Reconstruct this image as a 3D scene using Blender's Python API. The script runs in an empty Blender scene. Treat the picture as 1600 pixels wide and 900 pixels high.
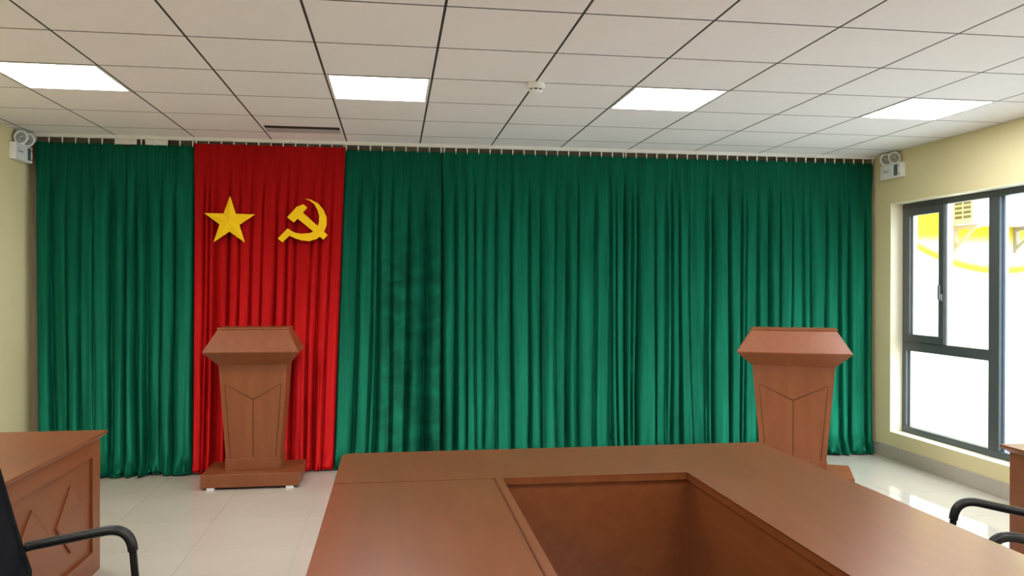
import bpy, bmesh, math, random
from mathutils import Vector, Matrix, noise

scene = bpy.context.scene
COL = scene.collection
random.seed(7)

# ------------------------------------------------------------------ camera
H = 1.53
YAW, PITCH, ROLL, FPX = 0.1469, -0.0034, 0.0023, 1250.27
fw = Vector((math.sin(YAW) * math.cos(PITCH), math.cos(YAW) * math.cos(PITCH), math.sin(PITCH)))
rt = Vector((math.cos(YAW), -math.sin(YAW), 0))
up = rt.cross(fw)
r2 = rt * math.cos(ROLL) + up * math.sin(ROLL)
u2 = -rt * math.sin(ROLL) + up * math.cos(ROLL)
cd = bpy.data.cameras.new('camera')
cam = bpy.data.objects.new('camera', cd)
COL.objects.link(cam)
cam.matrix_world = Matrix(((r2.x, u2.x, -fw.x, 0), (r2.y, u2.y, -fw.y, 0), (r2.z, u2.z, -fw.z, H), (0, 0, 0, 1)))
cd.sensor_width = 36
cd.lens = FPX / 1600 * 36
cd.clip_start = 0.05
scene.camera = cam

# ------------------------------------------------------------------ world and exposure
SKY = 6.2
LAMP = 17.0
w = bpy.data.worlds.new('overcast_sky')
scene.world = w
w.use_nodes = True
bg = w.node_tree.nodes['Background']
bg.inputs[0].default_value = (0.82, 0.93, 1.0, 1)
bg.inputs[1].default_value = SKY
vs = scene.view_settings
vs.view_transform = 'Standard'
vs.look = 'None'
vs.exposure = 0.45
vs.gamma = 1.0
vs.use_curve_mapping = False

# ------------------------------------------------------------------ materials
MATS = {}


def mat(name, color, rough=0.5, metal=0.0, spec=0.5, coat=0.0, coat_rough=0.1, sheen=0.0, sheen_tint=(1, 1, 1),
        emit=None, estr=0.0, var=None, scale=(1, 1, 1), nscale=4.0, detail=4.0, bump=0.0, bscale=200.0, sheen_rough=0.3):
    """Principled material; var = second colour mixed in by a stretched noise."""
    m = bpy.data.materials.new(name)
    m.use_nodes = True
    nt = m.node_tree
    p = nt.nodes['Principled BSDF']
    p.inputs['Base Color'].default_value = (*color, 1)
    p.inputs['Roughness'].default_value = rough
    p.inputs['Metallic'].default_value = metal
    p.inputs['Specular IOR Level'].default_value = spec
    p.inputs['Coat Weight'].default_value = coat
    p.inputs['Coat Roughness'].default_value = coat_rough
    p.inputs['Sheen Weight'].default_value = sheen
    p.inputs['Sheen Roughness'].default_value = sheen_rough
    p.inputs['Sheen Tint'].default_value = (*sheen_tint, 1)
    if emit:
        p.inputs['Emission Color'].default_value = (*emit, 1)
        p.inputs['Emission Strength'].default_value = estr
    if var or bump:
        tc = nt.nodes.new('ShaderNodeTexCoord')
        mp = nt.nodes.new('ShaderNodeMapping')
        mp.inputs['Scale'].default_value = scale
        nt.links.new(tc.outputs['Object'], mp.inputs['Vector'])
    if var:
        n = nt.nodes.new('ShaderNodeTexNoise')
        n.inputs['Scale'].default_value = nscale
        n.inputs['Detail'].default_value = detail
        n.inputs['Roughness'].default_value = 0.6
        nt.links.new(mp.outputs[0], n.inputs['Vector'])
        cr = nt.nodes.new('ShaderNodeValToRGB')
        cr.color_ramp.elements[0].position = 0.3
        cr.color_ramp.elements[1].position = 0.7
        cr.color_ramp.elements[0].color = (*color, 1)
        cr.color_ramp.elements[1].color = (*var, 1)
        nt.links.new(n.outputs['Fac'], cr.inputs[0])
        nt.links.new(cr.outputs[0], p.inputs['Base Color'])
    if bump:
        n2 = nt.nodes.new('ShaderNodeTexNoise')
        n2.inputs['Scale'].default_value = bscale
        nt.links.new(tc.outputs['Object'], n2.inputs['Vector'])
        b = nt.nodes.new('ShaderNodeBump')
        b.inputs['Strength'].default_value = bump
        b.inputs['Distance'].default_value = 0.002
        nt.links.new(n2.outputs['Fac'], b.inputs['Height'])
        nt.links.new(b.outputs[0], p.inputs['Normal'])
    MATS[name] = m
    return m


mat('wall_paint', (0.74, 0.65, 0.37), 0.6, var=(0.76, 0.67, 0.39), nscale=2, bump=0.15, bscale=120)
mat('reveal_paint', (0.82, 0.78, 0.60), 0.6)
mat('back_wall_paint', (0.33, 0.27, 0.19), 0.8)
mat('tile_white', (0.84, 0.815, 0.845), 0.85, spec=0.2, var=(0.86, 0.835, 0.865), nscale=3, bump=0.2, bscale=300)
mat('grid_dark', (0.03, 0.03, 0.03), 0.6)
mat('floor_tile', (0.53, 0.475, 0.395), 0.05, var=(0.57, 0.515, 0.435), nscale=1.7, detail=6, spec=0.5)
mat('grout', (0.40, 0.37, 0.32), 0.7)
mat('skirting_tile', (0.46, 0.42, 0.35), 0.3, var=(0.50, 0.46, 0.39), nscale=3)
mat('wood', (0.165, 0.045, 0.012), 0.30, coat=0.38, coat_rough=0.22, var=(0.205, 0.060, 0.018), scale=(9, 1.0, 9), nscale=2.2, detail=6)
mat('wood_desk', (0.185, 0.050, 0.015), 0.38, coat=0.12, coat_rough=0.3, var=(0.235, 0.070, 0.023), scale=(9, 1.0, 9), nscale=2.2, detail=6)
mat('wood_upright', (0.205, 0.056, 0.016), 0.42, coat=0.08, coat_rough=0.3, var=(0.255, 0.076, 0.024), scale=(7, 7, 1.0), nscale=2.0, detail=6)
mat('wood_groove', (0.05, 0.017, 0.008), 0.6)
mat('rail_white', (0.75, 0.74, 0.70), 0.4)
mat('plastic_white', (0.84, 0.85, 0.83), 0.35)
mat('plastic_grey', (0.10, 0.15, 0.16), 0.25)
mat('print_grey', (0.33, 0.38, 0.40), 0.5)
mat('red_led', (0.45, 0.05, 0.04), 0.3)
mat('reflector', (0.75, 0.74, 0.70), 0.18, metal=0.9)
mat('lens_clear', (0.80, 0.80, 0.76), 0.1)
mat('black_plastic', (0.010, 0.009, 0.009), 0.4, spec=0.4)
mat('black_tube', (0.03, 0.028, 0.027), 0.22, metal=0.5)
mat('black_mesh', (0.008, 0.008, 0.010), 0.9, spec=0.15, bump=0.6, bscale=500)
mat('black_fabric', (0.016, 0.016, 0.018), 0.9, bump=0.4, bscale=300)
mat('alu_dark', (0.085, 0.095, 0.098), 0.4, metal=0.15)
mat('alu_light', (0.55, 0.60, 0.66), 0.35, metal=0.3)
mat('yellow_foam', (0.78, 0.47, 0.004), 0.7, spec=0.15, var=(0.80, 0.49, 0.005), nscale=8)
mat('dark_hole', (0.012, 0.012, 0.012), 0.8)
mat('vent_metal', (0.42, 0.43, 0.46), 0.4)
mat('diffuser', (0.9, 0.9, 0.9), 0.5, emit=(0.985, 0.985, 1.0), estr=LAMP)
mat('lamp_frame', (0.78, 0.77, 0.75), 0.4)
mat('ac_cream', (0.72, 0.55, 0.26), 0.5)
mat('ac_white', (0.80, 0.80, 0.78), 0.5)
mat('ac_slot', (0.10, 0.085, 0.04), 0.7)
mat('bracket_steel', (0.36, 0.29, 0.19), 0.6)
mat('outside_concrete', (0.62, 0.61, 0.58), 0.8, var=(0.68, 0.67, 0.63), nscale=1.5)
mat('outside_white', (0.80, 0.80, 0.78), 0.8)


NAP = 0.60


def velvet(name, c0, c1, sheen, tint, blotch=False):
    m = bpy.data.materials.new(name)
    m.use_nodes = True
    nt = m.node_tree
    p = nt.nodes['Principled BSDF']
    tc = nt.nodes.new('ShaderNodeTexCoord')
    mp = nt.nodes.new('ShaderNodeMapping')
    mp.inputs['Scale'].default_value = (14, 14, 0.8)
    nt.links.new(tc.outputs['Object'], mp.inputs['Vector'])
    n = nt.nodes.new('ShaderNodeTexNoise')
    n.inputs['Scale'].default_value = 1.6
    n.inputs['Detail'].default_value = 5
    nt.links.new(mp.outputs[0], n.inputs['Vector'])
    cr = nt.nodes.new('ShaderNodeValToRGB')
    cr.color_ramp.elements[0].position = 0.32
    cr.color_ramp.elements[1].position = 0.68
    cr.color_ramp.elements[0].color = (*c0, 1)
    cr.color_ramp.elements[1].color = (*c1, 1)
    nt.links.new(n.outputs['Fac'], cr.inputs[0])
    out = cr.outputs[0]
    if blotch:     # crushed pile: patches of pressed nap on this one panel
        mp2 = nt.nodes.new('ShaderNodeMapping')
        mp2.inputs['Scale'].default_value = (3.5, 1.0, 5.0)
        nt.links.new(tc.outputs['Object'], mp2.inputs['Vector'])
        n2 = nt.nodes.new('ShaderNodeTexNoise')
        n2.inputs['Scale'].default_value = 1.7
        n2.inputs['Detail'].default_value = 4
        n2.inputs['Distortion'].default_value = 0.6
        nt.links.new(mp2.outputs[0], n2.inputs['Vector'])
        c2 = nt.nodes.new('ShaderNodeValToRGB')
        c2.color_ramp.elements[0].position = 0.42
        c2.color_ramp.elements[1].position = 0.60
        c2.color_ramp.elements[0].color = (0.62, 0.62, 0.62, 1)
        c2.color_ramp.elements[1].color = (1, 1, 1, 1)
        nt.links.new(n2.outputs['Fac'], c2.inputs[0])
        mx = nt.nodes.new('ShaderNodeMix')
        mx.data_type = 'RGBA'
        mx.blend_type = 'MULTIPLY'
        mx.inputs[0].default_value = 1.0
        nt.links.new(out, mx.inputs[6])
        nt.links.new(c2.outputs[0], mx.inputs[7])
        out = mx.outputs[2]
        # only the right-hand, lower part of the panel is crushed
        sp = nt.nodes.new('ShaderNodeSeparateXYZ')
        nt.links.new(tc.outputs['Object'], sp.inputs[0])
        mr = nt.nodes.new('ShaderNodeMapRange')
        nt.links.new(sp.outputs[0], mr.inputs[0])
        mr.inputs[1].default_value = -0.20
        mr.inputs[2].default_value = -0.05
        mz = nt.nodes.new('ShaderNodeMapRange')
        nt.links.new(sp.outputs[2], mz.inputs[0])
        mz.inputs[1].default_value = 2.3
        mz.inputs[2].default_value = 1.6
        ml = nt.nodes.new('ShaderNodeMath')
        ml.operation = 'MULTIPLY'
        nt.links.new(mr.outputs[0], ml.inputs[0])
        nt.links.new(mz.outputs[0], ml.inputs[1])
        nt.links.new(ml.outputs[0], mx.inputs[0])
    nt.links.new(out, p.inputs['Base Color'])
    # the pile leans: shading normal tilted along the nap
    geo = nt.nodes.new('ShaderNodeNewGeometry')
    ad = nt.nodes.new('ShaderNodeVectorMath')
    ad.operation = 'ADD'
    nt.links.new(geo.outputs['Normal'], ad.inputs[0])
    ad.inputs[1].default_value = (0, 0, NAP)
    nm = nt.nodes.new('ShaderNodeVectorMath')
    nm.operation = 'NORMALIZE'
    nt.links.new(ad.outputs[0], nm.inputs[0])
    nt.links.new(nm.outputs[0], p.inputs['Normal'])
    p.inputs['Metallic'].default_value = 0.5
    p.inputs['Roughness'].default_value = 0.46
    p.inputs['Specular IOR Level'].default_value = 0.1
    p.inputs['Sheen Weight'].default_value = sheen
    p.inputs['Sheen Roughness'].default_value = 0.35
    p.inputs['Sheen Tint'].default_value = (*tint, 1)
    MATS[name] = m


velvet('velvet_green', (0.003, 0.100, 0.053), (0.006, 0.160, 0.088), 0.12, (0.06, 0.85, 0.60))
velvet('velvet_green_crushed', (0.003, 0.095, 0.049), (0.006, 0.148, 0.080), 0.10, (0.06, 0.80, 0.55), True)
velvet('velvet_red', (0.42, 0.006, 0.007), (0.54, 0.010, 0.010), 0.08, (1.0, 0.12, 0.10))


def glass_mat(name, tint, refl):
    m = bpy.data.materials.new(name)
    m.use_nodes = True
    nt = m.node_tree
    nt.nodes.clear()
    o = nt.nodes.new('ShaderNodeOutputMaterial')
    mix = nt.nodes.new('ShaderNodeMixShader')
    t = nt.nodes.new('ShaderNodeBsdfTransparent')
    t.inputs[0].default_value = (*tint, 1)
    g = nt.nodes.new('ShaderNodeBsdfGlossy')
    g.inputs['Roughness'].default_value = 0.02
    mix.inputs[0].default_value = refl
    nt.links.new(t.outputs[0], mix.inputs[1])
    nt.links.new(g.outputs[0], mix.inputs[2])
    nt.links.new(mix.outputs[0], o.inputs[0])
    MATS[name] = m


glass_mat('glass', (0.97, 0.98, 0.97), 0.05)
glass_mat('glass_blue', (0.90, 0.95, 1.0), 0.08)


def paint_glare_mat():
    """Outdoor wall: yellow above and a thin yellow stripe, with overexposed white glare put into the colour."""
    m = bpy.data.materials.new('outside_paint_glare')
    m.use_nodes = True
    nt = m.node_tree
    p = nt.nodes['Principled BSDF']
    p.inputs['Roughness'].default_value = 0.8
    tc = nt.nodes.new('ShaderNodeTexCoord')
    sx = nt.nodes.new('ShaderNodeSeparateXYZ')
    nt.links.new(tc.outputs['Object'], sx.inputs[0])

    def mth(op, a, b=None, c=None):
        n = nt.nodes.new('ShaderNodeMath')
        n.operation = op
        for i, v in enumerate((a, b, c)):
            if v is None:
                continue
            if isinstance(v, (int, float)):
                n.inputs[i].default_value = v
            else:
                nt.links.new(v, n.inputs[i])
        return n.outputs[0]

    def sstep(v, a, b):
        n = nt.nodes.new('ShaderNodeMapRange')
        n.interpolation_type = 'SMOOTHSTEP'
        nt.links.new(v, n.inputs[0])
        n.inputs[1].default_value = a
        n.inputs[2].default_value = b
        return n.outputs[0]
    # sweep height: z = 1.64 + 0.40*(x-6.25)^2
    dx = mth('SUBTRACT', sx.outputs[0], 6.30)
    zc = mth('MULTIPLY_ADD', mth('MULTIPLY', dx, dx), 0.27, 1.672)
    d = mth('SUBTRACT', sx.outputs[2], zc)
    upper = sstep(sx.outputs[2], 1.86, 2.08)  # soft fade to white: bloom and overexposure put into the wall colour
    stripe = mth('MULTIPLY', sstep(d, -0.03, 0.0), mth('SUBTRACT', 1.0, sstep(d, 0.03, 0.14)))
    fac = mth('MAXIMUM', upper, stripe)
    mx = nt.nodes.new('ShaderNodeMix')
    mx.data_type = 'RGBA'
    nt.links.new(fac, mx.inputs[0])
    mx.inputs[6].default_value = (0.82, 0.80, 0.70, 1)
    mx.inputs[7].default_value = (0.80, 0.52, 0.012, 1)
    nt.links.new(mx.outputs[2], p.inputs['Base Color'])
    MATS['outside_paint_glare'] = m


paint_glare_mat()


# ------------------------------------------------------------------ helpers
def mobj(name, bm, material, parent=None, smooth=False):
    me = bpy.data.meshes.new(name)
    bmesh.ops.recalc_face_normals(bm, faces=bm.faces)
    bm.to_mesh(me)
    bm.free()
    return mesh_obj(name, me, material, parent, smooth)


def mesh_obj(name, me, material, parent=None, smooth=False):
    o = bpy.data.objects.new(name, me)
    if material and not me.materials:
        me.materials.append(MATS[material])
    if smooth:
        me.polygons.foreach_set('use_smooth', [True] * len(me.polygons))
    COL.objects.link(o)
    if parent:
        o.parent = parent
    return o


def box(bm, x0, x1, y0, y1, z0, z1, bev=0.0):
    vs_ = [bm.verts.new(v) for v in ((x0, y0, z0), (x1, y0, z0), (x1, y1, z0), (x0, y1, z0),
                                    (x0, y0, z1), (x1, y0, z1), (x1, y1, z1), (x0, y1, z1))]
    fs = [bm.faces.new([vs_[i] for i in f]) for f in ((0, 3, 2, 1), (4, 5, 6, 7), (0, 1, 5, 4), (1, 2, 6, 5), (2, 3, 7, 6), (3, 0, 4, 7))]
    if bev > 0:
        es = list({e for f in fs for e in f.edges})
        bmesh.ops.bevel(bm, geom=es, offset=bev, segments=2, affect='EDGES', profile=0.5)


def boxo(name, x0, x1, y0, y1, z0, z1, material, parent=None, bev=0.0):
    bm = bmesh.new()
    box(bm, x0, x1, y0, y1, z0, z1, bev)
    return mobj(name, bm, material, parent)


def prism(bm, pts, fn, a, b, bev=0.0):
    """pts: 2D outline; fn(u, v, t) -> 3D; extruded from t=a to t=b."""
    va = [bm.verts.new(fn(u, v, a)) for u, v in pts]
    vb = [bm.verts.new(fn(u, v, b)) for u, v in pts]
    n = len(pts)
    bm.faces.new(va)
    bm.faces.new(vb[::-1])
    for i in range(n):
        j = (i + 1) % n
        bm.faces.new((va[i], va[j], vb[j], vb[i]))
    if bev:
        bmesh.ops.bevel(bm, geom=list(bm.edges), offset=bev, segments=2, affect='EDGES')


def rings(bm, rs, cap=True):
    """loft through a list of vertex rings (lists of 3D points, equal length)."""
    vr = [[bm.verts.new(p) for p in r] for r in rs]
    n = len(vr[0])
    for a, b in zip(vr, vr[1:]):
        for i in range(n):
            j = (i + 1) % n
            bm.faces.new((a[i], a[j], b[j], b[i]))
    if cap:
        bm.faces.new(vr[0][::-1])
        bm.faces.new(vr[-1])


def rect(x0, x1, y0, y1, z):
    return [(x0, y0, z), (x1, y0, z), (x1, y1, z), (x0, y1, z)]


def disc_rings(c, axis, prof, n=20):
    """lathe profile [(radius, distance along axis)] about axis through c."""
    ax = Vector(axis).normalized()
    a = ax.orthogonal().normalized()
    b = ax.cross(a)
    c = Vector(c)
    return [[tuple(c + ax * d + (a * math.cos(2 * math.pi * i / n) + b * math.sin(2 * math.pi * i / n)) * max(r, 1e-4)) for i in range(n)] for r, d in prof]


def smooth_path(pts, rad, seg=7):
    """round the corners of a polyline."""
    P = [Vector(p) for p in pts]
    out = [P[0]]
    for i in range(1, len(P) - 1):
        a, b, c = P[i - 1], P[i], P[i + 1]
        d1, d2 = (a - b), (c - b)
        r = min(rad, d1.length * 0.49, d2.length * 0.49)
        p1, p2 = b + d1.normalized() * r, b + d2.normalized() * r
        for k in range(seg + 1):
            t = k / seg
            out.append(p1 * (1 - t) ** 2 + b * 2 * t * (1 - t) + p2 * t * t)
    out.append(P[-1])
    return out


def tube(bm, path, ru, rv=None, n=10, squash_axis=None):
    rv = rv or ru
    P = [Vector(p) for p in path]
    T = [(P[min(i + 1, len(P) - 1)] - P[max(i - 1, 0)]).normalized() for i in range(len(P))]
    a = T[0].orthogonal().normalized() if squash_axis is None else Vector(squash_axis)
    rs = []
    for p, t in zip(P, T):
        a = (a - t * a.dot(t)).normalized()
        b = t.cross(a)
        rs.append([tuple(p + a * math.cos(2 * math.pi * k / n) * ru + b * math.sin(2 * math.pi * k / n) * rv) for k in range(n)])
    rings(bm, rs)


def struct(o):
    o['kind'] = 'structure'
    return o


def tag(o, label, cat, group=None):
    o['label'] = label
    o['category'] = cat
    if group:
        o['group'] = group
    return o


def empty(name, loc=(0, 0, 0), rz=0.0):
    o = bpy.data.objects.new(name, None)
    o.empty_display_size = 0.1
    o.location = loc
    o.rotation_euler = (0, 0, rz)
    COL.objects.link(o)
    return o


def copy_tree(o, parent=None):
    c = o.copy()
    COL.objects.link(c)
    c.parent = parent
    for ch in o.children:
        copy_tree(ch, c)
    return c


# ------------------------------------------------------------------ the room
XL, XR, YF, YN, ZC = -2.86, 4.36, 6.90, -3.2, 2.713
WT = 0.22
GX0, GY0, GS = -2.1842, 3.405, 0.6

# floor with tiles
floor = struct(boxo('floor', XL - WT, XR + WT, YN - WT, YF + WT, -0.12, -0.002, 'grout'))
FT = 0.6
ft_me = None
fx0, fy0 = -2.95, 0.62
for i in range(13):
    for j in range(11):
        x0, y0 = fx0 + i * FT, fy0 + j * FT
        a, b = max(x0 + 0.001, XL), min(x0 + FT - 0.001, XR)
        c, d = y0 + 0.001, min(y0 + FT - 0.001, YF)
        if b - a < 0.02 or d - c < 0.02:
            continue
        full = abs(b - a - FT + 0.002) < 1e-6 and abs(d - c - FT + 0.002) < 1e-6
        if full:
            if ft_me is None:
                bm = bmesh.new()
                box(bm, 0.001, FT - 0.001, 0.001, FT - 0.001, -0.004, 0.0)
                o = mobj('floor_tile', bm, 'floor_tile', floor)
                ft_me = o.data
            else:
                o = mesh_obj('floor_tile', ft_me, None, floor)
            o.location = (x0, y0, 0)
        else:
            boxo('floor_tile', a, b, c, d, -0.004, 0.0, 'floor_tile', floor)
ft = boxo('floor_tile_field', XL, XR, YN, fy0, -0.004, 0.0, 'floor_tile', floor)

# walls
struct(boxo('wall_left', XL - WT, XL, YN, YF, 0, ZC + 0.2, 'wall_paint'))
struct(boxo('wall_front', XL - WT, XR + WT, YF, YF + WT, 0, ZC + 0.2, 'back_wall_paint'))
struct(boxo('wall_back', XL - WT, XR + WT, YN - WT, YN, 0, ZC + 0.2, 'wall_paint'))
W_Z0, W_Z1 = 0.235, 2.262
WINS = [(3.30, 6.535), (-0.80, 2.435)]  # the second window is out of view, added for its daylight
bm = bmesh.new()
ys = [YN] + [v for w_ in sorted(WINS) for v in w_] + [YF]
for k in range(0, len(ys), 2):
    box(bm, XR, XR + WT, ys[k], ys[k + 1], 0, ZC + 0.2)
for a, b in WINS:
    box(bm, XR, XR + WT, a, b, 0, W_Z0)
    box(bm, XR, XR + WT, a, b, W_Z1, ZC + 0.2)
wall_r = struct(mobj('wall_right', bm, 'wall_paint'))
for a, b in WINS:   # painted plaster lining of each opening
    bm = bmesh.new()
    box(bm, XR + 0.001, XR + 0.115, a, b, W_Z0, W_Z0 + 0.006)
    box(bm, XR + 0.001, XR + 0.115, a, b, W_Z1 - 0.006, W_Z1)
    box(bm, XR + 0.001, XR + 0.115, a, a + 0.006, W_Z0 + 0.006, W_Z1 - 0.006)
    box(bm, XR + 0.001, XR + 0.115, b - 0.006, b, W_Z0 + 0.006, W_Z1 - 0.006)
    mobj('window_reveal', bm, 'reveal_paint', wall_r)


def baseboard(name, runs):
    root = struct(empty(name))
    for x0, x1, y0, y1 in runs:
        boxo('skirting_tile', x0, x1, y0, y1, 0.0, 0.118, 'skirting_tile', root, 0.002)


baseboard('baseboard_right', [(XR - 0.010, XR, YN + k * 0.6 + 0.001, min(YN + k * 0.6 + 0.599, YF)) for k in range(17)])
baseboard('baseboard_left', [(XL, XL + 0.010, YN + k * 0.6 + 0.001, min(YN + k * 0.6 + 0.599, YF)) for k in range(17)])

# ceiling: dark grid, individual lay-in panels
ceil = struct(boxo('ceiling', XL - WT, XR + WT, YN - WT, YF + WT, ZC + 0.03, ZC + 0.2, 'grid_dark'))
LIGHT_CELLS = {(i, j) for i in (0, 3, 6, 9) for j in (2, -3, -8)}  # the two nearer rows are unseen, added to light the room
VENT = (2, 4)
full_me = None
GAP = 0.006
for i in range(-2, 12):
    for j in range(-12, 7):
        if (i, j) in LIGHT_CELLS or (i, j) == VENT:
            continue
        x0, y0 = GX0 + i * GS, GY0 + j * GS
        a, b = max(x0 + GAP, XL + 0.002), min(x0 + GS - GAP, XR - 0.002)
        c, d = max(y0 + GAP, YN + 0.002), min(y0 + GS - GAP, YF - 0.002)
        if b - a < 0.02 or d - c < 0.02:
            continue
        full = (b - a) > GS - 2 * GAP - 1e-6 and (d - c) > GS - 2 * GAP - 1e-6
        if full:
            if full_me is None:
                bm = bmesh.new()
                box(bm, GAP, GS - GAP, GAP, GS - GAP, 0, 0.014, 0.0015)
                o = mobj('ceiling_panel', bm, 'tile_white', ceil)
                full_me = o.data
            else:
                o = mesh_obj('ceiling_panel', full_me, None, ceil)
            o.location = (x0, y0, ZC)
        else:
            boxo('ceiling_panel', a, b, c, d, ZC, ZC + 0.014, 'tile_white', ceil)
for i in range(-1, 11):
    x = GX0 + i * GS
    boxo('grid_bar', x - 0.0058, x + 0.0058, YN, YF, ZC + 0.0010, ZC + 0.0305, 'grid_dark', ceil)
for j in range(-11, 6):
    y = GY0 + j * GS
    boxo('grid_bar', XL, XR, y - 0.0058, y + 0.0058, ZC + 0.0005, ZC + 0.0305, 'grid_dark', ceil)
# wall angle where the ceiling meets the walls
ang = struct(empty('trim_1'))
boxo('wall_angle', XR - 0.018, XR, YN, YF, ZC - 0.003, ZC, 'lamp_frame', ang)
boxo('wall_angle', XL, XL + 0.018, YN, YF, ZC - 0.003, ZC, 'lamp_frame', ang)


# ------------------------------------------------------------------ windows
def window(idx, ya, yb):
    root = struct(empty('window_%d' % idx))
    xa, xb = XR + 0.115, XR + 0.175
    m1, m2 = yb - 1.10, ya + 1.10         # big mullions
    zt = 1.005                           # transom centre
    mw = 0.055

    def bar(nm, y0, y1, z0, z1, dx=0.0, material='alu_dark', bev=0.004, par=root):
        return boxo(nm, xa - dx, xb + dx * 0.3, y0, y1, z0, z1, material, par, bev)
    bar('frame_bar', ya, yb, W_Z0 + 0.006, W_Z0 + 0.061)
    bar('frame_bar', ya, yb, W_Z1 - 0.056, W_Z1 - 0.006)
    bar('frame_bar', ya, ya + 0.055, W_Z0 + 0.061, W_Z1 - 0.056)
    bar('frame_bar', yb - 0.055, yb - 0.006, W_Z0 + 0.061, W_Z1 - 0.056)
    for m in (m1, m2):
        bar('mullion', m - mw, m + mw, W_Z0 + 0.061, W_Z1 - 0.056)
    z0, z1 = W_Z0 + 0.061, W_Z1 - 0.056
    for (c, d, flip) in ((m1 + mw, yb - 0.055, False), (ya + 0.055, m2 - mw, True)):
        bar('transom', c, d, zt - 0.042, zt + 0.042)
        # lower fixed pane with its bead
        pl = boxo('pane', xa + 0.026, xa + 0.032, c, d, z0, zt - 0.042, 'glass', root)
        boxo('glazing_bead', xa + 0.034, xb, d - 0.02, d, z0, zt - 0.042, 'alu_light', pl)
        # upper: a casement sash in the half next to the jamb, a plain pane beside it
        mid = (c + d) / 2 + (0.0 if not flip else 0.0)
        s0, s1 = (mid - 0.01, d) if not flip else (c, mid + 0.01)
        u0, u1 = (c, mid - 0.035) if not flip else (mid + 0.035, d)
        sash = empty('sash')
        sash.parent = root
        sx0, sx1 = xa - 0.014, xa + 0.030
        fwid = 0.064
        zb, ztp = zt + 0.042, z1
        for nm, q in (('sash_bar', (s0, s1, zb, zb + fwid)), ('sash_bar', (s0, s1, ztp - fwid, ztp)),
                      ('sash_bar', (s0, s0 + fwid, zb + fwid, ztp - fwid)), ('sash_bar', (s1 - fwid, s1, zb + fwid, ztp - fwid))):
            boxo(nm, sx0, sx1, *q, 'alu_dark', sash, 0.004)
        boxo('pane', xa + 0.004, xa + 0.010, s0 + fwid, s1 - fwid, zb + fwid, ztp - fwid, 'glass', sash)
        ym = s1 - fwid if not flip else s0 + fwid
        boxo('glazing_bead', xa + 0.011, sx1 + 0.02, ym - 0.022, ym - 0.001, zb + fwid, ztp - fwid, 'alu_light', sash)
        hy = s0 + 0.02 if not flip else s1 - 0.02
        bm = bmesh.new()
        box(bm, sx0 - 0.020, sx0, hy - 0.012, hy + 0.012, zb + 0.36, zb + 0.42, 0.003)
        box(bm, sx0 - 0.034, sx0 - 0.018, hy - 0.009, hy + 0.009, zb + 0.37, zb + 0.49, 0.004)
        mobj('window_handle', bm, 'alu_dark', sash)
        ev = s0 - 0.012 if not flip else s1 + 0.012
        boxo('edge_strip', xa + 0.004, xb - 0.006, ev - 0.012, ev + 0.012, zb, ztp, 'alu_light', root)
        boxo('pane', xa + 0.026, xa + 0.032, u0, u1, zb, ztp, 'glass', root)
    pc = boxo('pane', xa + 0.026, xa + 0.032, m2 + mw, m1 - mw, z0, z1, 'glass_blue', root)
    boxo('glazing_bead', xa + 0.034, xb, m1 - mw - 0.022, m1 - mw, z0, z1, 'alu_light', pc)
    boxo('glazing_bead', xa + 0.034, xb, m2 + mw, m2 + mw + 0.022, z0, z1, 'alu_light', pc)


for k, (a, b) in enumerate(WINS):
    window(k + 1, a, b)

# ------------------------------------------------------------------ outside
og = boxo('ground', XR + WT, 30, -25, 7.55, -0.25, -0.05, 'outside_concrete')
struct(og)
ow = boxo('wall_outside', XR + WT, 16, 7.55, 7.80, -0.25, 4.2, 'outside_paint_glare')
struct(ow)

ac = empty('air_conditioner_unit', (5.705, 7.49, 2.150))
tag(ac, 'outdoor air conditioner unit on bracket seen through the window', 'air conditioner')
bm = bmesh.new()
box(bm, 0, 0.84, -0.29, 0, 0, 0.56, 0.012)
mobj('casing', bm, 'ac_white', ac)
side = boxo('side_panel', -0.004, 0.0, -0.285, -0.005, 0.01, 0.55, 'ac_cream', ac)
for r in range(9):
    for c in range(2):
        y0 = (-0.130, -0.255)[c]
        z0 = 0.065 + r * 0.047
        boxo('grille_slot', -0.007, -0.004, y0, y0 + 0.105, z0, z0 + 0.030, 'ac_slot', side)
bm = bmesh.new()
rings(bm, disc_rings((0.33, -0.291, 0.28), (0, -1, 0), [(0.23, 0), (0.23, 0.012), (0.215, 0.014), (0.215, 0.004), (0.05, 0.004), (0.05, 0.014), (0.0, 0.014)], 28))
mobj('fan_grille', bm, 'ac_white', ac)
br0 = None
for k, bx in enumerate((5.735, 6.44)):
    root = empty('wall_bracket', (bx, 7.55, 2.150))
    tag(root, ('triangular steel bracket under the slotted side of the air conditioner',
               'triangular steel bracket under the far side of the air conditioner')[k], 'bracket', 'air conditioner brackets')
    boxo('upright', 0, 0.04, -0.04, 0, -0.27, 0, 'bracket_steel', root)
    boxo('arm', 0, 0.04, -0.36, -0.04, -0.04, 0, 'bracket_steel', root)
    bm = bmesh.new()
    prism(bm, [(-0.005, -0.26), (-0.005, -0.22), (-0.27, -0.04), (-0.31, -0.04)], lambda u, v, t: (t, u, v), 0.008, 0.032)
    mobj('brace', bm, 'bracket_steel', root)


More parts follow.
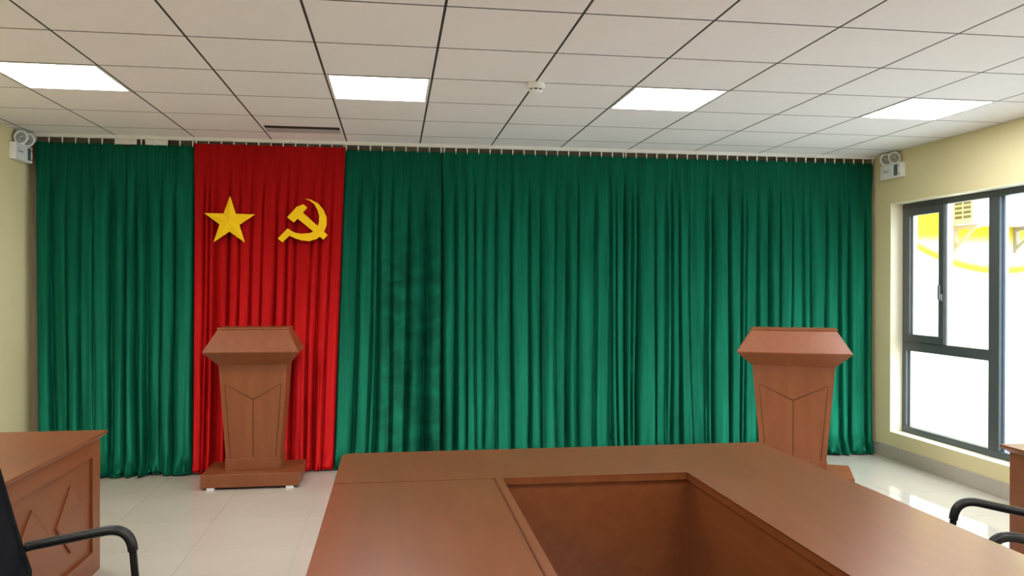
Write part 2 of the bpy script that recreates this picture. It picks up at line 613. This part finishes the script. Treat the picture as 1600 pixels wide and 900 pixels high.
# ------------------------------------------------------------------ ceiling fittings
lamp0 = None
LL = {(0, 2): 'square ceiling light panel nearest the left wall, above the left green curtain',
      (3, 2): 'square ceiling light panel in front of the red curtain edge and beside the air vent',
      (6, 2): 'square ceiling light panel just right of the smoke detector',
      (9, 2): 'square ceiling light panel nearest the right wall and window'}
for (i, j) in sorted(LIGHT_CELLS, key=lambda q: (-q[1], q[0])):
    x0, y0 = GX0 + i * GS, GY0 + j * GS
    if lamp0 is None:
        root = empty('ceiling_light', (x0, y0, ZC))
        bm = bmesh.new()
        g = 0.005
        fwd = 0.016
        box(bm, g, GS - g, g, g + fwd, -0.002, 0.014)
        box(bm, g, GS - g, GS - g - fwd, GS - g, -0.002, 0.014)
        box(bm, g, g + fwd, g + fwd, GS - g - fwd, -0.002, 0.014)
        box(bm, GS - g - fwd, GS - g, g + fwd, GS - g - fwd, -0.002, 0.014)
        mobj('frame', bm, 'lamp_frame', root)
        boxo('diffuser', g + fwd, GS - g - fwd, g + fwd, GS - g - fwd, 0.001, 0.010, 'diffuser', root)
        lamp0 = root
    else:
        root = copy_tree(lamp0)
        root.location = (x0, y0, ZC)
    tag(root, LL.get((i, j), 'added unseen square ceiling light panel in the %s row from the curtains, %s' % (
        {-3: 'second', -8: 'third'}.get(j, 'first'), {0: 'nearest the left wall', 3: 'second from the left wall', 6: 'second from the right wall', 9: 'nearest the right wall'}[i])), 'ceiling light', 'ceiling light panels')

# slot air vent
vx, vy = GX0 + VENT[0] * GS, GY0 + VENT[1] * GS
v = empty('air_vent', (vx, vy, ZC))
tag(v, 'long narrow slotted air vent in the ceiling above the red curtain', 'air vent')
bm = bmesh.new()
g = 0.0045
g = 0.0065
box(bm, g, GS - g, g, 0.345, 0, 0.014)
box(bm, g, GS - g, 0.535, GS - g, 0, 0.014)
box(bm, g, 0.022, 0.345, 0.535, 0, 0.014)
box(bm, GS - 0.022, GS - g, 0.345, 0.535, 0, 0.014)
mobj('panel', bm, 'tile_white', v)
boxo('duct', 0.023, GS - 0.023, 0.346, 0.534, 0.0025, 0.028, 'dark_hole', v)
bm = bmesh.new()
prism(bm, [(0.448, 0.002), (0.448, -0.003), (0.530, -0.010), (0.530, -0.004)], lambda u, z, t: (t, u, z), 0.023, GS - 0.023)
mobj('louvre_blade', bm, 'vent_metal', v)

# smoke detector
sd = empty('smoke_detector', (0.822, 4.62, ZC))
tag(sd, 'small round white smoke detector on a ceiling grid crossing', 'smoke detector')
bm = bmesh.new()
rings(bm, disc_rings((0, 0, 0), (0, 0, -1), [(0.052, 0), (0.054, 0.004), (0.054, 0.026), (0.050, 0.032), (0.042, 0.034)], 32))
mobj('base', bm, 'plastic_white', sd, False)
bm = bmesh.new()
rings(bm, disc_rings((0, 0, 0), (0, 0, -1), [(0.034, 0.034), (0.034, 0.043)], 24))
mobj('chamber', bm, 'dark_hole', sd)
bm = bmesh.new()
rings(bm, disc_rings((0, 0, 0), (0, 0, -1), [(0.040, 0.043), (0.041, 0.046), (0.036, 0.054), (0.022, 0.058), (0, 0.059)], 32))
mobj('cap', bm, 'plastic_white', sd)
for k in range(8):
    a = k * math.pi / 4 + 0.2
    bm = bmesh.new()
    box(bm, 0.033, 0.041, -0.004, 0.004, -0.044, -0.033)
    bmesh.ops.rotate(bm, verts=bm.verts, matrix=Matrix.Rotation(a, 3, 'Z'))
    mobj('spacer', bm, 'plastic_white', sd)


# ------------------------------------------------------------------ curtains
TRK_Y = 6.745


def vn(x, y, z=0.0):
    return noise.noise(Vector((x, y, z)))


def curtain(name, label, group, xt0, xt1, xb0, xb1, material, seed, ztop=2.650, yoff=0.0, fold=0.108, depth=1.0, sag=None, puddle=1.0):
    rnd = random.Random(seed)
    root = empty(name, ((xt0 + xt1) / 2, TRK_Y + yoff, 0))
    tag(root, label, 'curtain', group)
    width = xt1 - xt0
    # fold boundaries with per-fold depth at the top and the bottom
    bnd = [0.0]
    while bnd[-1] < 1.0:
        bnd.append(bnd[-1] + fold / width * rnd.choice((0.45, 0.7, 0.9, 1.0, 1.2, 1.5)))
    bnd = [b / bnd[-1] for b in bnd]
    nf = len(bnd) - 1
    dt = [rnd.uniform(0.35, 1.0) for _ in range(nf)]
    db = [max(0.15, min(1.25, d + rnd.uniform(-0.45, 0.45))) for d in dt]
    sk = [rnd.choice((0.5, 0.65, 0.8, 1.0, 1.3, 1.8)) for _ in range(nf)]
    sharp = [rnd.uniform(2.2, 7.0) for _ in range(nf)]
    ns = int(width / 0.0065)
    nz = 84
    verts, faces = [], []
    cx = (xt0 + xt1) / 2
    for r in range(nz + 1):
        v_ = r / nz
        v_ = 1 - (1 - v_) ** 1.25
        z = ztop * (1 - v_)
        ramp = min(1.0, max(0.0, (v_ - 0.035) / 0.22))
        ramp = ramp * ramp * (3 - 2 * ramp)
        A = (0.006 + 0.056 * ramp + 0.026 * v_ * v_) * depth
        k = 0
        for c in range(ns + 1):
            s = c / ns
            edge = min(1.0, min(s, 1 - s) / 0.03)
            sd_ = s + edge * v_ ** 1.4 * (0.046 * vn(s * 5 * width / 1.2, v_ * 1.0, seed) + 0.010 * vn(s * 17 * width / 1.2, v_ * 2.2, seed + 9)) / (width / 1.2)
            sd_ = min(max(sd_, 0.0), 0.99999)
            lo, hi = 0, nf
            while hi - lo > 1:
                m_ = (lo + hi) // 2
                if bnd[m_] <= sd_:
                    lo = m_
                else:
                    hi = m_
            t = (sd_ - bnd[lo]) / (bnd[lo + 1] - bnd[lo])
            t0_ = t
            t = t ** sk[lo]
            d = dt[lo] * (1 - v_) + db[lo] * v_
            prof = 1 - abs(2 * t - 1) ** sharp[lo]
            y = -A * d * (prof - 0.45)
            tw_ = min(t0_, 1 - t0_) * (bnd[lo + 1] - bnd[lo]) * width
            y += 0.030 * ramp * math.exp(-(tw_ / 0.007) ** 2) * (0.4 + 0.6 * d)
            y += 0.005 * vn(s * width * 22, v_ * 3.5, seed + 3) * (0.4 + v_) * depth
            y += 0.0012 * math.sin(s * width * 230 + seed) * (1 - ramp)      # gathered heading tape
            # bottom: cloth breaks on the floor
            q = max(0.0, (v_ - 0.93) / 0.07)
            if q > 0:
                y -= puddle * q * (0.6 + 0.4 * q) * (0.022 + 0.060 * (vn(s * width * 7, seed) + 0.15) + 0.040 * vn(s * width * 26, q * 2.2, seed))
                z2 = z + puddle * q * (1 - q) * 0.06 * vn(s * width * 25, q * 4, seed + 5)
            else:
                z2 = z
            if r >= nz - 1:
                z2 = max(0.006, 0.012 + 0.02 * max(0, vn(s * width * 18, seed + 2))) if r == nz else max(z2, 0.03)
            if sag and v_ < 0.12:
                z2 -= sag[1] * math.exp(-((s - sag[0]) / 0.05) ** 2) * (1 - v_ / 0.12)
            if v_ < 0.02:
                z2 += 0.0025 * math.sin(s * width * 70) * (1 - v_ / 0.02)
            x0 = xt0 + (xb0 - xt0) * v_
            x1 = xt1 + (xb1 - xt1) * v_
            verts.append((x0 + (x1 - x0) * s - cx, y, z2))
    for r in range(nz):
        for c in range(ns):
            a = r * (ns + 1) + c
            faces.append((a, a + ns + 1, a + ns + 2, a + 1))
    me = bpy.data.meshes.new('cloth')
    me.from_pydata(verts, [], faces)
    mesh_obj('cloth', me, material, root, True)
    # stitched heading tape and hooks running in the rail
    bm = bmesh.new()
    n = max(3, int(width / 0.093))
    for k in range(n + 1):
        x = (0.012 + (width - 0.024) * k / n) - width / 2
        box(bm, x - 0.005, x + 0.005, -0.006 - yoff, 0.002 - yoff, 2.655, ZC - 0.028)
        box(bm, x - 0.0025, x + 0.0025, -0.006 - yoff, 0.000 - yoff, ztop - 0.012, 2.657)
    hk = mobj('hook_row', bm, 'rail_white', root)
    hk['kind'] = 'stuff'
    return root


GC = 'green velvet curtains'
curtain('curtain', 'dark green velvet curtain between the left wall and the red curtain', GC, -2.785, -1.587, -2.75, -1.602, 'velvet_green', 11, yoff=0.02, sag=(0.57, 0.02), puddle=1.5)
curtain('curtain', 'bright red velvet curtain carrying the yellow star and emblem', None, -1.585, -0.395, -1.600, -0.490, 'velvet_red', 23, ztop=2.662, yoff=-0.01, fold=0.095, depth=0.85, puddle=0.6)
curtain('curtain', 'green velvet curtain with crushed dark patches just right of the red curtain', GC, -0.400, 0.405, -0.49, 0.41, 'velvet_green_crushed', 37, yoff=0.02)
curtain('curtain', 'smooth green velvet curtain in the middle, behind the table', GC, 0.408, 1.984, 0.413, 1.992, 'velvet_green', 41)
curtain('curtain', 'green velvet curtain reaching the right wall, behind the right lectern', GC, 1.985, 4.33, 1.995, 4.335, 'velvet_green', 59, yoff=0.01, puddle=1.4)

rail = empty('curtain_rail', (0, TRK_Y, ZC))
tag(rail, 'white curtain rail along the ceiling above all the curtains', 'curtain rail')
bm = bmesh.new()
prism(bm, [(-0.014, 0), (-0.014, -0.026), (-0.004, -0.026), (-0.004, -0.020), (0.004, -0.020), (0.004, -0.026), (0.014, -0.026), (0.014, 0)],
      lambda u, z, t: (t, u, z), XL + 0.05, XR - 0.02)
mobj('rail_profile', bm, 'rail_white', rail)
for a, b in ((-2.185, -2.03), (-1.965, -1.80)):
    boxo('joint_plate', a, b, 0.012, 0.018, -0.066, -0.005, 'rail_white', rail)


# ------------------------------------------------------------------ emblems
st = empty('star_emblem', (-1.300, 6.680, 2.034))
tag(st, 'yellow five-pointed star with raised ridges pinned to the red curtain', 'star')
bm = bmesh.new()
pts = []
R0, R1 = 0.205, 0.0795
for k in range(10):
    a = math.pi / 2 + k * math.pi / 5 - 0.012
    rr = R0 if k % 2 == 0 else R1
    pts.append((rr * math.cos(a), rr * math.sin(a)))
back = [bm.verts.new((x, 0.0, z)) for x, z in pts]
front = [bm.verts.new((x, -0.012, z)) for x, z in pts]
mid = bm.verts.new((0, -0.032, 0))
bm.faces.new(back)
for k in range(10):
    j = (k + 1) % 10
    bm.faces.new((back[k], back[j], front[j], front[k]))
    bm.faces.new((front[k], front[j], mid))
mobj('star_body', bm, 'yellow_foam', st)

em = empty('hammer_sickle_emblem', (-0.70, 6.680, 2.05))
tag(em, 'yellow hammer and sickle emblem pinned to the red curtain', 'emblem')
ham = [(-0.852, 2.075), (-0.778, 2.161), (-0.724, 2.182), (-0.695, 2.157), (-0.729, 2.115), (-0.532, 1.936), (-0.566, 1.897), (-0.77, 2.066), (-0.8, 2.034)]
sic = [(-0.712, 2.229), (-0.665, 2.221), (-0.61, 2.193), (-0.566, 2.143), (-0.541, 2.08), (-0.541, 2.016), (-0.56, 1.965), (-0.588, 1.927), (-0.622, 1.901),
       (-0.677, 1.885), (-0.739, 1.89), (-0.788, 1.905), (-0.834, 1.927), (-0.889, 1.873), (-0.925, 1.903), (-0.847, 1.986), (-0.822, 1.966), (-0.788, 1.952),
       (-0.739, 1.943), (-0.677, 1.949), (-0.64, 1.967), (-0.615, 1.996), (-0.601, 2.041), (-0.6, 2.092), (-0.613, 2.142), (-0.64, 2.186), (-0.671, 2.211)]
for nm, P, y0, y1 in (('hammer', ham, -0.0165, 0.0), ('sickle', sic, -0.016, -0.0005)):
    bm = bmesh.new()
    prism(bm, [(x + 0.70, z - 2.05) for x, z in P], lambda u, v_, t: (u, t, v_), y0, y1)
    mobj(nm, bm, 'yellow_foam', em)


# ------------------------------------------------------------------ lecterns
def lectern(name, label, loc, rz, wr, bw):
    """origin: floor point under the centre of the base front edge; front faces local -Y. wr scales widths."""
    root = empty(name, loc, rz)
    tag(root, label, 'lectern', 'lecterns before the curtain')
    hb = bw / 2
    for sx in (-1, 1):
        for yy in (0.002, 0.40):
            boxo('foot_block', sx * (hb - 0.07) - 0.027, sx * (hb - 0.07) + 0.027, yy, yy + 0.05, 0, 0.018, 'rail_white', root)
    boxo('base_step', -hb, hb, 0, 0.455, 0.018, 0.117, 'wood_upright', root, 0.004)
    pw = 0.206 * wr
    boxo('plinth', -pw, pw, 0.125, 0.415, 0.117, 0.207, 'wood_upright', root, 0.003)
    # tapering body
    b0, b1 = 0.200 * wr, 0.252 * wr
    z0, z1 = 0.207, 0.922
    yf0, yf1 = 0.136, 0.126
    yb0, yb1 = 0.40, 0.42
    bm = bmesh.new()
    rings(bm, [rect(-b0, b0, yf0, yb0, z0), rect(-b1, b1, yf1, yb1, z1)])
    mobj('body', bm, 'wood_upright', root)
    # front boards divided by narrow grooves: a V-topped board, two lower boards, two stiles

    def half(z):
        return b0 + (b1 - b0) * (z - z0) / (z1 - z0)

    def F(u, z, t):
        y = yf0 + (yf1 - yf0) * (z - z0) / (z1 - z0)
        return (u, y - t, z)
    g = 0.0025
    ins = 0.033 * wr
    zv_side, zv_mid = 0.775, 0.655
    hi = lambda z: half(z) - ins
    P = {}
    zt = z1 - 0.001
    zb = z0 + 0.001
    P['front_board'] = [
        # upper board with V edge and slim stiles down both sides
        [(-half(zt), zt), (-half(zb), zb), (-hi(zb) - g, zb), (-hi(zv_side) - g, zv_side + 0.001), (0, zv_mid + g * 1.6),
         (hi(zv_side) + g, zv_side + 0.001), (hi(zb) + g, zb), (half(zb), zb), (half(zt), zt)],
        [(-hi(zb) + g, zb), (-g, zb), (-g, zv_mid - g), (-hi(zv_side) + g, zv_side - g * 2)],
        [(g, zb), (hi(zb) - g, zb), (hi(zv_side) - g, zv_side - g * 2), (g, zv_mid - g)]]
    for poly in P['front_board']:
        bm = bmesh.new()
        prism(bm, poly, F, 0.0, 0.006)
        mobj('front_board', bm, 'wood_upright', root)
    bm = bmesh.new()
    gv = [(-hi(zb), zb), (hi(zb), zb), (hi(zv_side), zv_side), (-hi(zv_side), zv_side)]
    prism(bm, gv, F, 0.0, 0.0012)
    mobj('groove_backing', bm, 'wood_groove', root)
    # head: flared collar, sloping front, raised top rim, reading surface
    rw = 0.344 * wr
    tw = 0.262 * wr
    bm = bmesh.new()
    rings(bm, [rect(-b1 - 0.003, b1 + 0.003, 0.112, 0.425, 0.9215), rect(-rw, rw, 0.0, 0.44, 1.022), rect(-rw, rw, 0.0, 0.44, 1.030),
               rect(-tw, tw, 0.125, 0.37, 1.185)])
    mobj('head', bm, 'wood_upright', root)
    bm = bmesh.new()
    rings(bm, [rect(-tw, tw, 0.128, 0.37, 1.185), rect(-tw - 0.002, tw + 0.002, 0.124, 0.372, 1.190), rect(-tw - 0.002, tw + 0.002, 0.124, 0.372, 1.203), rect(-tw + 0.02, tw - 0.02, 0.14, 0.35, 1.203)])
    mobj('top_rim', bm, 'wood_upright', root)
    return root


lectern('lectern', 'brown wooden lectern standing in front of the red curtain', (-1.058, 6.195, 0), 0.0, 1.0, 0.712)
lectern('lectern', 'brown wooden lectern on the right, in front of the green curtain near the window', (2.965, 5.615, 0), math.radians(-26), 1.19, 0.85)


# ------------------------------------------------------------------ conference table
TX0, TX1, TY1, TY0 = -0.232, 1.818, 3.772, 0.62
IX0, IX1, IY1, IY0 = 0.437, 1.218, 3.204, 1.20
TZ, TT = 0.75, 0.03
tb = empty('conference_table', ((TX0 + TX1) / 2, (TY0 + TY1) / 2, 0))
tag(tb, 'large brown wooden conference table with an open well in the middle', 'table')
ox, oy = tb.location.x, tb.location.y


def tp(pts, name, z0, z1, bev=0.003):
    bm = bmesh.new()
    prism(bm, [(x - ox, y - oy) for x, y in pts], lambda u, v_, t: (u, v_, t), z0, z1)
    if bev:
        bmesh.ops.bevel(bm, geom=[e for e in bm.edges], offset=bev, segments=2, affect='EDGES')
    return mobj(name, bm, 'wood', tb)


def arc(cx, cy, r, a0, a1, n=8):
    return [(cx + r * math.cos(math.radians(a0 + (a1 - a0) * k / n)), cy + r * math.sin(math.radians(a0 + (a1 - a0) * k / n))) for k in range(n + 1)]


rc = 0.05
tp([(TX0, IY1 + 0.0), (IX1, IY1), (IX1, IY0), (TX1, IY0), (TX1, TY1)] + arc(TX0 + rc, TY1 - rc, rc, 90, 180), 'tabletop', TZ - TT, TZ)
tp([(TX0, IY0), (IX0 - 0.034, IY0), (IX0 - 0.034, IY1 - 0.0015), (TX0, IY1 - 0.0015)], 'tabletop', TZ - TT, TZ - 0.0005)
tp([(TX0, TY0), (TX1, TY0), (TX1, IY0 - 0.001), (TX0, IY0 - 0.001)], 'tabletop', TZ - TT, TZ)
tp([(IX0 - 0.033, IY0), (IX0, IY0), (IX0, IY1 - 0.001), (IX0 - 0.033, IY1 - 0.001)], 'edge_strip', TZ - TT, TZ + 0.003)


def tbox(nm, x0, x1, y0, y1, z0, z1, bev=0.0):
    return boxo(nm, x0 - ox, x1 - ox, y0 - oy, y1 - oy, z0, z1, 'wood', tb, bev)


zz = TZ - TT
tbox('inner_panel', IX0 + 0.012 - 0.024, IX1 - 0.012 + 0.024, IY1 + 0.010, IY1 + 0.028, 0.02, zz)
tbox('inner_panel', IX0 - 0.028, IX0 - 0.010, IY0 - 0.012, IY1 + 0.010, 0.02, zz)
tbox('inner_panel', IX1 + 0.010, IX1 + 0.028, IY0 - 0.012, IY1 + 0.010, 0.02, zz)
tbox('inner_panel', IX0 - 0.010, IX1 + 0.010, IY0 - 0.028, IY0 - 0.012, 0.02, zz)
for x0 in (TX0 + 0.30, TX1 - 0.32):
    for y0 in (TY0 + 0.10, 1.6, 2.6, TY1 - 0.14):
        tbox('support_panel', x0 - 0.20 if x0 > 1 else x0 - 0.22, x0 + 0.22 if x0 > 1 else x0 + 0.20, y0, y0 + 0.03, 0.0, zz)


# ------------------------------------------------------------------ side desks
def desk(label, loc, face):
    """origin: floor point below the far corner of the panelled front; the front faces local +X, the desk runs to local -Y."""
    root = empty('side_desk', loc)
    tag(root, label, 'desk', 'panelled side desks')
    s = face
    L = 1.60
    D = 0.62

    def b(nm, x0, x1, y0, y1, z0, z1, bev=0.0, m='wood_desk', par=root):
        a, c = sorted((s * x0, s * x1))
        return boxo(nm, a, c, y0, y1, z0, z1, m, par, bev)
    zt = 0.74
    # top with a bevelled underside
    bm = bmesh.new()
    o1, o0 = 0.030, 0.004
    def R(o, z):
        x0, x1 = sorted((s * (o), s * (-D - o)))
        return rect(x0, x1, -L - o, o, z)
    rings(bm, [R(o0, zt - 0.034), R(o1, zt - 0.012), R(o1, zt)])
    mobj('desk_top', bm, 'wood_desk', root)
    zu = zt - 0.034
    b('post', -0.04, 0, -0.105, 0, 0, zu, 0.002)
    b('post', -0.04, 0, -L, -L + 0.105, 0, zu, 0.002)
    b('top_rail', -0.04, 0, -L + 0.105, -0.105, 0.62, zu, 0.002)
    b('bottom_rail', -0.04, 0, -L + 0.105, -0.105, 0, 0.12, 0.002)
    pn = b('front_panel', -0.036, -0.016, -L + 0.105, -0.105, 0.12, 0.62)
    for k in range(3):
        cy = -0.375 - k * 0.425
        bm = bmesh.new()
        q = [(cy - 0.172, 0.372), (cy, 0.207), (cy + 0.172, 0.372), (cy, 0.537)]
        q2 = [(cy + (y - cy) * 0.93, 0.372 + (z - 0.372) * 0.93) for y, z in q]
        rings(bm, [[(s * -0.016, y, z) for y, z in q], [(s * -0.007, y, z) for y, z in q], [(s * -0.003, y, z) for y, z in q2]])
        mobj('diamond', bm, 'wood_desk', pn)
    b('end_panel', -D, -0.04, -0.022, 0, 0, zu)
    b('end_panel', -D, -0.04, -L, -L + 0.022, 0, zu)
    b('modesty_shelf', -D + 0.10, -0.05, -L + 0.025, -0.025, 0.55, 0.568)


desk('brown side desk with raised diamonds along the left wall', (-1.562, 4.585, 0), 1)
desk('brown side desk at the right edge beside the window', (3.035, 3.575, 0), -1)


# ------------------------------------------------------------------ chairs
def chair(label, loc, rz, ARM_Y, BW):
    """local +X is the way the sitter faces; origin on the floor under the seat centre."""
    root = empty('office_chair', loc, rz)
    tag(root, label, 'chair', 'black visitor chairs')
    AY = ARM_Y
    for s in (-1, 1):
        path = smooth_path([(-0.26, s * AY, 0.013), (0.19, s * AY, 0.013), (0.13, s * AY, 0.698), (-0.20, s * AY, 0.642), (-0.235, s * (AY - 0.02), 0.63)], 0.085, 9)
        bm = bmesh.new()
        tube(bm, path, 0.0125, 0.0125, 10)
        f = mobj('side_frame', bm, 'black_tube', root, True)
        # moulded arm pad wrapping the tube from the front curve to the back
        pad = [p for p in path if p.z > 0.585 and p.x > -0.205]
        pad = [p + Vector((0, 0, 0.004)) for p in pad]
        bm = bmesh.new()
        tube(bm, pad, 0.021, 0.0165, 12, (0, 1, 0))
        mobj('armrest', bm, 'black_plastic', root, True)
    bm = bmesh.new()
    tube(bm, [(-0.235, -AY, 0.013), (-0.235, AY, 0.013)], 0.0125)
    mobj('floor_bar', bm, 'black_tube', root, True)
    bm = bmesh.new()
    tube(bm, [(0.10, -AY, 0.40), (0.10, AY, 0.40)], 0.011)
    tube(bm, [(0.156, -AY, 0.40), (0.10, -AY, 0.40)], 0.011)
    tube(bm, [(0.156, AY, 0.40), (0.10, AY, 0.40)], 0.011)
    mobj('seat_support', bm, 'black_tube', root, True)
    # padded seat
    bm = bmesh.new()
    hw = AY - 0.022
    rs = []
    for z, ins in ((0.411, 0.03), (0.42, 0.008), (0.445, 0.0), (0.468, 0.010), (0.478, 0.035)):
        o = []
        for k in range(32):
            a = 2 * math.pi * k / 32
            c, d = math.cos(a), math.sin(a)
            ex = 2 / 5.0
            o.append((0.215 * math.copysign(abs(c) ** ex, c) * (1 - ins * 2) - 0.01, hw * math.copysign(abs(d) ** ex, d) * (1 - ins * 2), z + (0.006 * c)))
        rs.append(o)
    rings(bm, rs)
    mobj('seat', bm, 'black_fabric', root, True)

    # curved mesh back: outline in (y, z), leaning to the rear
    def B(y, z, t):
        x = -0.235 - 0.33 * (z - 0.62) + 0.06 * ((y / 0.24) ** 2) - 0.06 * math.sin(max(0, min(1, (z - 0.42) / 0.5)) * math.pi) * 0.3
        return (x - t, y, z)

    def hwid(z):
        f = (z - 0.50) / 0.52
        base = BW + 0.012 * math.sin(f * math.pi)
        if f < 0.14:
            base -= 0.07 * (1 - f / 0.14) ** 2
        if f > 0.86:
            base -= 0.06 * ((f - 0.86) / 0.14) ** 2
        return base
    bm = bmesh.new()
    NZ, NY = 22, 14
    grid = {}
    for t in (0, 1):
        for i in range(NZ + 1):
            z = 0.50 + 0.52 * i / NZ
            for j in range(NY + 1):
                y = hwid(z) * (2 * j / NY - 1)
                grid[t, i, j] = bm.verts.new(B(y, z, 0.012 * t))
    for t in (0, 1):
        for i in range(NZ):
            for j in range(NY):
                bm.faces.new((grid[t, i, j], grid[t, i, j + 1], grid[t, i + 1, j + 1], grid[t, i + 1, j]))
    for i in range(NZ):
        for j in (0, NY):
            bm.faces.new((grid[0, i, j], grid[0, i + 1, j], grid[1, i + 1, j], grid[1, i, j]))
    for j in range(NY):
        for i in (0, NZ):
            bm.faces.new((grid[0, i, j], grid[0, i, j + 1], grid[1, i, j + 1], grid[1, i, j]))
    mobj('backrest', bm, 'black_mesh', root, True)
    loop = [B(hwid(0.50 + 0.52 * i / 22), 0.50 + 0.52 * i / 22, 0.006) for i in range(23)]
    loop += [B(-hwid(0.50 + 0.52 * i / 22), 0.50 + 0.52 * i / 22, 0.006) for i in range(22, -1, -1)]
    loop.append(loop[0])
    bm = bmesh.new()
    tube(bm, loop, 0.011, 0.011, 8)
    mobj('back_frame', bm, 'black_mesh', root, True)
    for s in (-1, 1):
        bm = bmesh.new()
        tube(bm, smooth_path([(-0.20, s * (hw - 0.03), 0.432), (-0.26, s * (hw - 0.05), 0.44), B(s * (hw - 0.05), 0.62, 0.02)], 0.06), 0.010)
        mobj('back_upright', bm, 'black_tube', root, True)
    return root


chair('black mesh-backed chair with loop arms in the left foreground', (-1.02, 2.652, 0), math.radians(0), 0.25, 0.222)
chair('black chair with loop arms pulled up to the right side of the table', (2.206, 2.585, 0), math.radians(156), 0.225, 0.20)


# ------------------------------------------------------------------ emergency lights
def emergency(label, y_c, face):
    """twin-head emergency light on a side wall; face = +1 when it looks to +X."""
    xw = XL if face > 0 else XR
    root = empty('emergency_light', (xw, y_c, 2.475))
    tag(root, label, 'emergency light', 'twin-head emergency lights')
    s = face

    def b(nm, x0, x1, y0, y1, z0, z1, m, bev=0.0, par=root):
        a, c = sorted((s * x0, s * x1))
        return boxo(nm, a, c, y0, y1, z0, z1, m, par, bev)
    hl = 0.145
    body = b('housing', 0, 0.05, -hl, hl, 0, 0.128, 'plastic_white', 0.008)
    k = 1 if face > 0 else -1          # the control window sits towards the reader's right
    y0, y1 = sorted((k * 0.055, k * 0.105))
    b('control_window', 0.0495, 0.052, y0, y1, 0.016, 0.112, 'plastic_grey', 0.0, body)
    for z in (0.028, 0.095):
        yy = k * 0.126
        b('status_light', 0.0495, 0.053, yy - 0.006, yy + 0.006, z - 0.006, z + 0.006, 'red_led', 0.0, body)
    for z, ya_, yb_ in ((0.088, -0.105, -0.085), (0.070, -0.105, -0.015), (0.062, -0.095, -0.03)):
        q0, q1 = sorted((k * ya_, k * yb_))
        b('printed_text', 0.0495, 0.0508, q0, q1, z - 0.003, z + 0.003, 'print_grey', 0.0, body)
    for dy in (-0.058, 0.058):
        tilt = Vector((s * 0.8, -0.52, -0.28)).normalized()
        c = Vector((s * 0.045, dy, 0.175))
        bm = bmesh.new()
        tube(bm, [(s * 0.025, dy, 0.12), (s * 0.025, dy, 0.15), tuple(c - tilt * 0.02)], 0.011, None, 8)
        mobj('swivel', bm, 'plastic_white', root, True)
        bm = bmesh.new()
        rings(bm, disc_rings(c, tilt, [(0.018, -0.045), (0.034, -0.036), (0.050, -0.006), (0.054, 0.004), (0.054, 0.012), (0.046, 0.013), (0.040, 0.004)], 24), True)
        hd = mobj('lamp_head', bm, 'plastic_white', root, True)
        bm = bmesh.new()
        rings(bm, disc_rings(c, tilt, [(0.042, 0.011), (0.030, 0.0075), (0.016, 0.0055), (0.012, 0.006), (0.010, 0.014), (0, 0.016)], 24), True)
        mobj('reflector', bm, 'reflector', hd, True)


emergency('white twin-head emergency light on the left wall by the dark green curtain', 6.640, 1)
emergency('white twin-head emergency light on the right wall above the window', 6.468, -1)
